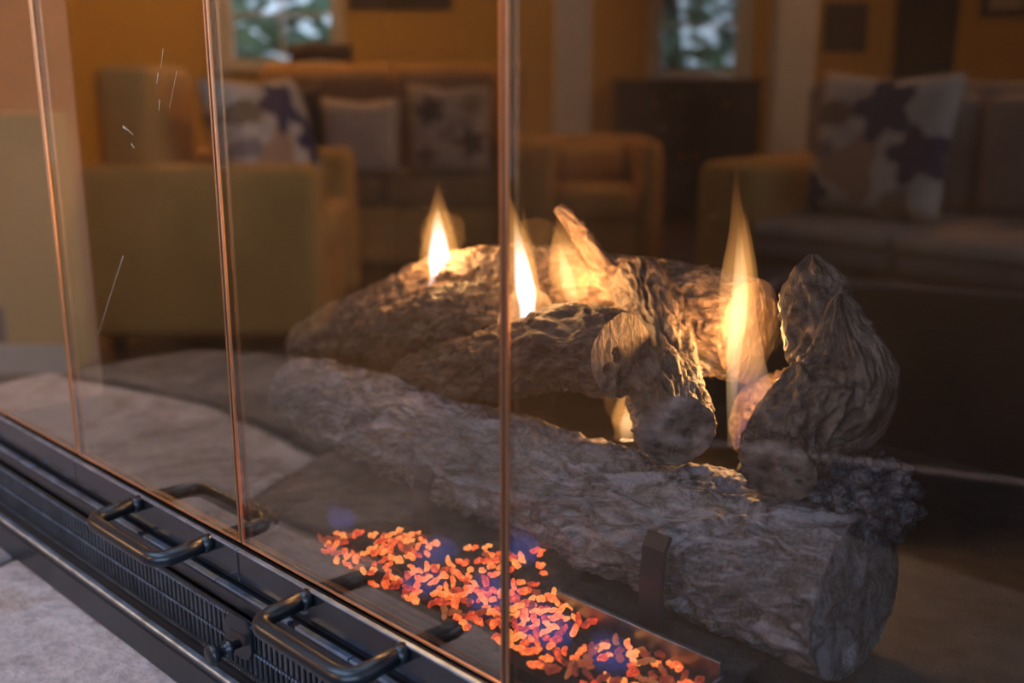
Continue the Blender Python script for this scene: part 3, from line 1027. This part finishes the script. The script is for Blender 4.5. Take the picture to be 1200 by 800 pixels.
# ------------------------------------------------------------------ glass doors
PW = .25
GT = .0035
DTOP = .60
names = ['glass door leaf furthest left, cut off by the picture edge', 'glass door leaf with a black handle left of the centre seam',
         'glass door leaf with a black handle right of the centre seam', 'widest looking glass door leaf in front of the forked branch']
def handle_bm(pts, r):
    P = [Vector(p) for p in pts]
    out = [P[0]]
    for i in range(1, len(P) - 1):
        a, c, d = P[i - 1], P[i], P[i + 1]
        k = .014
        s, e = c + (a - c).normalized() * k, c + (d - c).normalized() * k
        for j in range(7):
            t = j / 6
            out.append(s * (1 - t) ** 2 + c * 2 * t * (1 - t) + e * t * t)
    out.append(P[-1])
    return tube_bm(out, r, 16)
for i in range(4):
    x0, x1 = -.5 + PW * i, -.25 + PW * i
    xm = (x0 + x1) / 2
    root = empty('glass_door', (xm, 0, -.03))
    tag(root, names[i], 'glass door', 'folding glass fireplace doors')
    root.rotation_euler = (0, 0, math.radians((.0, .10, -.10, .0)[i]))
    g = PW / 2
    z = .03
    e = .0013
    box('glass_pane', (-g + e + .0011, 0, z + .0016), (g - e - .0011, GT, z + DTOP), M_glass, root)
    for sx in (-1, 1):
        lo, hi = sorted((sx * (g - .0010), sx * (g - .0010 - e)))
        box('edge_trim', (lo, -.0006, z + .0016), (hi, .0016, z + DTOP), M_bronze, root, .0003)
    box('bottom_trim', (-g + .0010, -.0003, z), (g - .0010, .0012, z + .0015), M_bronze, root, .0004)
    box('gap_gasket', (g - .00095, .0002, z), (g + .00095, .0030, z + DTOP), M_gasket, root)
    box('top_trim', (-g + .0008, -.0022, z + DTOP + .0001), (g - .0008, GT + .001, z + DTOP + .006), M_bronze, root, .0006)
    box('bottom_rail', (-g + .0004, -.0036, .0015), (g - .0004, .003, z - .0046), M_gloss, root, .0009)
    box('rail_edge', (-g + .0004, -.0046, z - .0045), (g - .0004, -.001, z - .0030), M_steel, root, .0005)
    if i in (1, 2):
        hx0, hx1 = ((-.136, -.035), (.082, .174))[i - 1]
        hx0 -= xm; hx1 -= xm
        zr, zb = z - .0085, z - .0105
        h = mesh_obj('handle', handle_bm([(hx0, -.0030, zr), (hx0, -.044, zb), (hx1, -.044, zb), (hx1, -.0030, zr)], .0058), M_blackmetal, root, True)
        for hx in (hx0, hx1):
            mesh_obj('collar', cyl_bm((hx, -.0110, zr - .001), (hx, -.0038, zr), .0063, .0063, 18), M_blackmetal, h, True)
# little scratches and splashes on the second leaf
leaf = [o for o in COL.objects if o.name.startswith('glass_door')][1]
M_scratch = simple('pale_scratch', (.42, .34, .25), .6)
def scratch(x0, z0, x1, z1, w):
    b = bmesh.new()
    d = Vector((x1 - x0, 0, z1 - z0)).normalized()
    nn = Vector((-d.z, 0, d.x)) * w / 2
    A, B = Vector((x0, -.0003, z0)), Vector((x1, -.0003, z1))
    vs = [A - nn, B - nn * .3, B + nn * .3, A + nn]
    q = [b.verts.new(p) for p in vs] + [b.verts.new(p + Vector((0, .0002, 0))) for p in vs]
    for f in ((0, 1, 2, 3), (7, 6, 5, 4), (0, 4, 5, 1), (1, 5, 6, 2), (2, 6, 7, 3), (3, 7, 4, 0)):
        b.faces.new([q[k] for k in f])
    bmesh.ops.recalc_face_normals(b, faces=b.faces)
    mesh_obj('scratch', b, M_scratch, leaf)
for q in ((-.135, .181, -.160, .150, .0007), (-.160, .150, -.189, .113, .0004), (-.054, .324, -.059, .312, .0007), (-.063, .309, -.066, .302, .0011), (-.064, .292, -.066, .285, .0009),
          (-.039, .310, -.052, .287, .0003), (-.118, .273, -.111, .271, .0018), (-.111, .271, -.104, .268, .0007), (-.108, .262, -.104, .259, .0009)):
    scratch(q[0] + .125, q[1] + .03, q[2] + .125, q[3] + .03, q[4])

# ------------------------------------------------------------------ base under the doors: track, grille, ridge, kick plate
base = tag(empty('fireplace_base', (0, 0, HZ)), 'black steel base below the glass doors with a slotted air grille', 'fireplace base')
def bbox(name, y0, y1, z0, z1, mat, bevel=0, x0=-.53, x1=.53, seg=2):
    return box(name, (x0, y0, z0 - HZ), (x1, y1, z1 - HZ), mat, base, bevel, seg)
bbox('upper_plate', -.0125, .010, -.0405, -.0300, M_blackmetal, .001)
bbox('back_plate', -.004, .010, -.113, -.0407, M_soot)
bbox('ridge_shelf', -.030, -.0042, -.0880, -.0835, M_blackmetal, .0015)
bbox('ridge_bar', -.0318, -.0258, -.0834, -.0798, M_steel, .0017, seg=3)
bbox('kick_plate', -.030, -.0042, -.1145, -.0882, M_blackmetal, .0015)
bbox('grille_border', -.0165, -.0145, -.0834, -.0785, M_blackmetal, .0004)
bbox('grille_border', -.0165, -.0145, -.0455, -.0407, M_blackmetal, .0004)
bbox('grille_border', -.0167, -.0147, -.0628, -.0605, M_blackmetal, .0004)
# worn track along the top, in uneven pieces with dark gaps
x = -.53
rt = random.Random(5)
while x < .53:
    ln = rt.uniform(.012, .06)
    bbox('track_piece', -.0118, -.0072, -.0299, -.0299 + .0016 + rt.uniform(0, .0012), M_track, .0004, x, min(.53, x + ln))
    x += ln + rt.choice((.0015, .003, .008))
# slots: upright bars of the grille (too fine to pick apart singly), rows of punched dots
b = bmesh.new()
def quick_box(b, lo, hi):
    q = [b.verts.new((xx, yy, zz)) for yy in (lo[1], hi[1]) for (xx, zz) in ((lo[0], lo[2]), (hi[0], lo[2]), (hi[0], hi[2]), (lo[0], hi[2]))]
    for f in ((0, 1, 2, 3), (7, 6, 5, 4), (0, 4, 5, 1), (1, 5, 6, 2), (2, 6, 7, 3), (3, 7, 4, 0)):
        b.faces.new([q[k] for k in f])
n = 174
for k in range(n):
    xx = -.528 + 1.056 * k / (n - 1)
    for z0, z1 in ((-.0786, -.0627), (-.0606, -.0454)):
        quick_box(b, (xx - .0014, -.0160, z0 - HZ), (xx + .0014, -.0148, z1 - HZ))
bmesh.ops.recalc_face_normals(b, faces=b.faces)
M_grille = simple('worn_grille_steel', (.055, .056, .066), .38, .3, var=.4, nscale=50)
tag(mesh_obj('slot_bars', b, M_grille, base), kind='stuff')
b = bmesh.new()
n = 300
for k in range(n):
    xx = -.528 + 1.056 * k / (n - 1)
    for zc in (-.0433, -.0616, -.0810):
        quick_box(b, (xx - .0009, -.0174, zc - .0009 - HZ), (xx + .0009, -.0168, zc + .0009 - HZ))
bmesh.ops.recalc_face_normals(b, faces=b.faces)
tag(mesh_obj('punched_dots', b, M_steel, base), kind='stuff')

# damper knob
kn = tag(empty('damper_control', (.020, -.0167, -.076)), 'small black damper knob in a rounded slotted plate on the grille', 'knob')
b = bmesh.new()
def slab_round(b, w, h, y0, y1, r, n=8):
    pts = []
    for (cx, cz, a0) in ((w / 2 - r, h / 2 - r, 0), (-w / 2 + r, h / 2 - r, 90), (-w / 2 + r, -h / 2 + r, 180), (w / 2 - r, -h / 2 + r, 270)):
        for k in range(n + 1):
            a = math.radians(a0 + 90 * k / n)
            pts.append((cx + r * math.cos(a), cz + r * math.sin(a)))
    f0 = [b.verts.new((p[0], y0, p[1])) for p in pts]
    f1 = [b.verts.new((p[0], y1, p[1])) for p in pts]
    b.faces.new(f0); b.faces.new(f1[::-1])
    for i in range(len(pts)):
        b.faces.new((f0[i], f0[(i + 1) % len(pts)], f1[(i + 1) % len(pts)], f1[i]))
    bmesh.ops.recalc_face_normals(b, faces=b.faces)
slab_round(b, .032, .030, -.0025, -.0008, .012)
pl = mesh_obj('slot_plate', b, M_blackmetal, kn)
pl.location.z = .022
b = bmesh.new()
slab_round(b, .020, .006, -.0030, -.0026, .0028)
sl = mesh_obj('slot', b, M_gasket, pl)
prof = [(0, .003), (.006, .003), (.0065, .0050), (.0095, .0058), (.010, .0040), (.016, .0042), (.0175, .0068), (.0215, .0074), (.023, .0055)]
b = bmesh.new()
rings = [[b.verts.new((r * math.cos(6.2832 * j / 20), -.003 - y, r * math.sin(6.2832 * j / 20))) for j in range(20)] for y, r in prof]
for k in range(len(prof) - 1):
    for j in range(20):
        b.faces.new((rings[k][j], rings[k][(j + 1) % 20], rings[k + 1][(j + 1) % 20], rings[k + 1][j]))
b.faces.new(rings[0]); b.faces.new(rings[-1])
bmesh.ops.recalc_face_normals(b, faces=b.faces)
kb = mesh_obj('knob', b, M_blackmetal, kn, True)
kb.location = (.002, 0, .018)

# ------------------------------------------------------------------ furniture of the room
def pillow_bm(w, h, t, n=18):
    b = bmesh.new()
    G = {}
    for side in (1, -1):
        for i in range(n + 1):
            for j in range(n + 1):
                u, v = 2 * i / n - 1, 2 * j / n - 1
                edge = i in (0, n) or j in (0, n)
                if edge and side == -1:
                    G[(side, i, j)] = G[(1, i, j)]
                    continue
                pin = 1 - .07 * (u * u * (1 - v * v) * 0 + (1 - abs(u)) * abs(v) ** 3 + (1 - abs(v)) * abs(u) ** 3)
                d = t / 2 * ((1 - u ** 4) * (1 - v ** 4)) ** .45 * side
                G[(side, i, j)] = b.verts.new((u * w / 2 * pin, d, (v + 1) * h / 2 * pin))
    for side in (1, -1):
        for i in range(n):
            for j in range(n):
                b.faces.new((G[(side, i, j)], G[(side, i + 1, j)], G[(side, i + 1, j + 1)], G[(side, i, j + 1)]))
    bmesh.ops.recalc_face_normals(b, faces=b.faces)
    return b

def floral_mat(name, cloth, flowers, leaves):
    m = Mat(name)
    tc = m.node('ShaderNodeTexCoord')
    sp = m.node('ShaderNodeSeparateXYZ')
    m.link(tc.outputs['Object'], sp.inputs[0])
    wob = m.math('MULTIPLY_ADD', m.noise(tc.outputs['Object'], 30, 3), .03, -.015)
    col = m.mixcol(m.ramp(m.noise(tc.outputs['Object'], 9, 4), [(.48, (0, 0, 0)), (.62, (1, 1, 1))]), cloth, tuple(c * .72 for c in cloth))
    for (cx, cz, rad, pet, c) in leaves + flowers:
        dx = m.math('SUBTRACT', sp.outputs[0], cx)
        dz = m.math('SUBTRACT', sp.outputs[2], cz)
        r = m.math('ADD', m.math('SQRT', m.math('ADD', m.math('MULTIPLY', dx, dx), m.math('MULTIPLY', dz, dz))), wob)
        th = m.math('ARCTAN2', dz, dx)
        lim = m.math('MULTIPLY_ADD', m.math('COSINE', m.math('MULTIPLY', th, float(pet))), rad * .20, rad * .80)
        f = m.math('LESS_THAN', r, lim)
        col = m.mixcol(f, col, c)
    m.link(col, m.p.inputs['Base Color'])
    m.p.inputs['Roughness'].default_value = .85
    return m.m
NAVY = (.030, .028, .090)
M_floral = floral_mat('navy_floral_cotton', (.62, .52, .46), [(-.03, .34, .115, 5, NAVY), (-.16, .20, .10, 5, NAVY), (.19, .06, .07, 4, NAVY)],
                      [(.15, .32, .07, 2, (.20, .14, .10)), (.05, .15, .12, 3, (.40, .24, .16)), (-.12, .05, .06, 3, (.30, .22, .15)), (.17, .20, .05, 2, (.25, .2, .22))])
M_floral2 = floral_mat('small_floral_cotton', (.45, .34, .28), [(.08, .28, .07, 5, (.08, .05, .05)), (-.10, .14, .07, 5, (.10, .06, .05)), (.10, .08, .05, 4, (.14, .08, .06))],
                       [(-.10, .30, .05, 3, (.30, .2, .12)), (.0, .18, .05, 3, (.3, .22, .16))])

def cushion(pos, rz, tilt, mat, w, h, t, label):
    root = tag(empty('cushion', pos, rz), label, 'cushion')
    o = mesh_obj('pillow', pillow_bm(w, h, t), mat, root, True)
    o.rotation_euler = (tilt, 0, 0)
    return root

def seat_furniture(name, label, cat, pos, rz, w, d, seat_h, arm_h, back_h, armw, mats, ncush=1, backd=.2, armback=True, backcush=True):
    """local front is -Y, origin at floor centre"""
    root = tag(empty(name, pos, rz), label, cat)
    mb, ms, ma = mats
    z0 = .06
    box('base', (-w / 2 + armw + .003, -d / 2 + .03, z0), (w / 2 - armw - .003, d / 2 - .02, seat_h - .14), mb, root, .02)
    bi = .005 if armback else armw + .002
    box('back', (-w / 2 + bi, d / 2 - backd, seat_h - .139), (w / 2 - bi, d / 2, back_h), mb, root, .05, 3, True)
    for s in (-1, 1):
        x0, x1 = sorted((s * w / 2, s * (w / 2 - armw)))
        box('arm', (x0, -d / 2, z0), (x1, d / 2 - (backd + .002 if armback else -.004), arm_h), ma, root, .045, 3, True)
    cw = (w - 2 * armw - .01) / ncush
    for k in range(ncush):
        xa = -w / 2 + armw + .005 + k * cw
        box('seat_cushion', (xa + .003, -d / 2 - .01, seat_h - .138), (xa + cw - .003, d / 2 - backd - .005, seat_h), ms, root, .035, 3, True)
        if backcush:
          box('back_cushion', (xa + .01, d / 2 - backd - .16, seat_h + .002), (xa + cw - .01, d / 2 - backd - .006, back_h - .04), ms, root, .05, 3, True)
    for sx in (-1, 1):
        for sy in (-1, 1):
            mesh_obj('foot', cyl_bm((sx * (w / 2 - .07), sy * (d / 2 - .07), 0), (sx * (w / 2 - .07), sy * (d / 2 - .07), z0 - .001), .02, .028, 12), M_darkwood, root, True)
    return root

ac = seat_furniture('armchair', 'large tan armchair beside the golden half wall with a floral cushion', 'armchair', RP(3.83, -1.0, FLOOR), face_rot(0, 1),
                    .92, .74, .45, .62, .93, .20, (M_tan, M_tan, M_tan), 1, .2, False, False)
ls = seat_furniture('loveseat', 'tan loveseat under the two-column window with three cushions', 'sofa', RP(5.20, -.60, FLOOR), face_rot(-1, 0),
                    1.36, .86, .46, .62, .95, .17, (M_tan, M_brown, M_tan), 2)
tub = seat_furniture('tub_chair', 'small tan tub chair in front of the white post', 'armchair', RP(4.95, .375, FLOOR), face_rot(-1, .0),
                     .56, .62, .42, .62, .62, .10, (M_tan, M_tan, M_tan), 1, .12)
sf = seat_furniture('sofa', 'long taupe sofa facing the fireplace behind the black coffee table', 'sofa', (-.55, -3.15, FLOOR), math.pi,
                    1.90, .90, .45, .62, .88, .24, (M_greytan, M_greytan, M_tan), 3)
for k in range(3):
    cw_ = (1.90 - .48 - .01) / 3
    box('seat_edge_glint', (-.95 + .245 + k * cw_ + .012, -.475, .400), (-.95 + .245 + (k + 1) * cw_ - .012, -.4605, .442), M_lightfab, sf, .006)  # pale strip stands in for daylight catching the seat's front edge
cushion(RP(3.80, -.82, -.148), face_rot(-.45, .9), -.30, M_floral, .46, .46, .16, 'white cushion with navy flowers leaning in the tan armchair')
cushion(RP(4.80, -.69, -.138), face_rot(-1, .0), -.12, M_lightfab, .36, .34, .13, 'plain light cushion in the middle of the loveseat')
cushion(RP(4.83, -.965, -.138), face_rot(-1, .1), -.12, M_darkfab, .22, .40, .13, 'dark brown cushion on the loveseat beside the plain light one')
cushion(RP(4.80, -.295, -.138), face_rot(-1, -.0), -.12, M_floral2, .37, .40, .13, 'brown patterned cushion at the loveseat end nearest the post')
cushion((-.98, -2.93, -.149), math.pi + .06, -.20, M_floral, .48, .47, .15, 'white cushion with navy flowers on the long taupe sofa')

thr = tag(empty('rolled_throw', RP(5.53, -.98, .360), face_rot(-1, 0)), 'dark rolled throw lying on top of the loveseat back', 'throw')
mesh_obj('roll', tube_bm([Vector((x, .01 * math.sin(x * 14), .045 + .006 * math.cos(x * 20))) for x in [-.16 + .02 * k for k in range(17)]], .045, 14), M_darkfab, thr, True)

# black coffee table
ct = tag(empty('coffee_table', RP(1.93, 1.02, FLOOR), face_rot(-.93, -.37)), 'low black coffee table with a painted edge highlight between hearth and sofa', 'table')
box('table_top', (-.60, -.76, .36), (.60, .56, .40), M_blackwood, ct, .006)
box('apron', (-.56, -.72, .28), (.56, .52, .359), M_blackwood, ct, .004)
M_edge_glint = simple('painted_edge_glint', (.17, .15, .21), .5, var=.1)  # pale strips paint the window highlight along the table rim
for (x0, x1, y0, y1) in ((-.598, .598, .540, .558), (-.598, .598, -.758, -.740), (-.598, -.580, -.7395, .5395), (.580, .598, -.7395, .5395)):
    box('edge_glint', (x0, y0, .3995), (x1, y1, .4030), M_edge_glint, ct, .001)
for sx in (-1, 1):
    for sy in (-1, 1):
        box('leg', (sx * .53 - .035, sy * .59 - .135, 0), (sx * .53 + .035, sy * .59 - .065, .279), M_blackwood, ct, .004)
box('shelf', (-.49, -.65, .10), (.49, .45, .12), M_blackwood, ct, .004)

# dark sideboard under the narrow window
sb = tag(empty('sideboard', RP(6.95, 1.10, FLOOR), face_rot(-1, 0)), 'dark wooden sideboard under the narrow window', 'sideboard')
box('body', (-.44, -.19, .08), (.44, .20, .835), M_darkwood, sb, .004)
box('top', (-.46, -.21, .836), (.46, .21, .865), M_darkwood, sb, .006)
for sx in (-1, 1):
    d_ = box('door', (sx * .215 - .20, -.208, .12), (sx * .215 + .20, -.191, .60), M_darkwood, sb, .004)
    mesh_obj('knob', cyl_bm((sx * .04, -.235, .40), (sx * .04, -.209, .40), .014, .008, 12), M_bronze, d_, True)
    d_ = box('drawer', (sx * .215 - .20, -.208, .63), (sx * .215 + .20, -.191, .80), M_darkwood, sb, .004)
    mesh_obj('knob', cyl_bm((sx * .215, -.235, .715), (sx * .215, -.209, .715), .014, .008, 12), M_bronze, d_, True)
    for sy in (-1, 1):
        box('foot', (sx * .39 - .03, sy * .15 - .03, 0), (sx * .39 + .03, sy * .15 + .03, .079), M_darkwood, sb, .003)

# pictures
def picture(b0, b1, z0, z1, fw, label, inner):
    w, h = b1 - b0, z1 - z0
    root = tag(empty('framed_picture', RP(A1 - .004, (b0 + b1) / 2, z0), face_rot(-1, 0)), label, 'picture')
    for (x0, x1, za, zb) in ((-w / 2, w / 2, 0, fw), (-w / 2, w / 2, h - fw, h), (-w / 2, -w / 2 + fw, fw + .0005, h - fw - .0005), (w / 2 - fw, w / 2, fw + .0005, h - fw - .0005)):
        box('frame_side', (x0, -.025, za), (x1, -.001, zb), M_darkwood, root, .003)
    box('print', (-w / 2 + fw + .001, -.012, fw + .001), (w / 2 - fw - .001, -.004, h - fw - .001), inner, root)
picture(-1.08, -.42, .70, 1.25, .05, 'wide dark picture hanging above the loveseat', M_darkfab)
picture(2.02, 2.30, .44, .74, .04, 'dark square picture left of the drape', M_darkfab)
picture(2.03, 2.29, .80, 1.10, .04, 'dark square picture hanging above another dark one', M_darkfab)
picture(3.02, 3.34, .65, .98, .045, 'black framed picture with pale mat right of the drape', M_paper)

# drape at the far wall
dr = tag(empty('drape', RP(A1 - .09, 2.66, FLOOR + .02), face_rot(-1, 0)), 'dark full-length drape gathered at the far wall', 'curtain')
b = bmesh.new()
n, prev = 60, None
for k in range(n + 1):
    t = k / n
    xx = -.18 + .36 * t
    yy = .035 * math.sin(t * 38)
    cur = [b.verts.new((xx * (1.0 if z < 1 else 1.1), yy + o, z)) for o in (-.004, .004) for z in (0, 1.2, 2.42)]
    if prev:
        for f in ((0, 1), (1, 2)):
            b.faces.new((prev[f[0]], cur[f[0]], cur[f[1]], prev[f[1]]))
            b.faces.new((prev[f[0] + 3], prev[f[1] + 3], cur[f[1] + 3], cur[f[0] + 3]))
        b.faces.new((prev[0], prev[3], cur[3], cur[0]))
        b.faces.new((prev[2], cur[2], cur[5], prev[5]))
    prev = cur
bmesh.ops.recalc_face_normals(b, faces=b.faces)
mesh_obj('cloth', b, M_drape, dr, True)
mesh_obj('rod', cyl_bm((-.30, 0, 2.43), (.30, 0, 2.43), .012, .012, 12), M_darkwood, dr, True)

# ------------------------------------------------------------------ heights: glass sill -> floor datum
for o in list(COL.objects):
    if o.parent is None and o.type != 'CAMERA':
        o.location.z += ZO
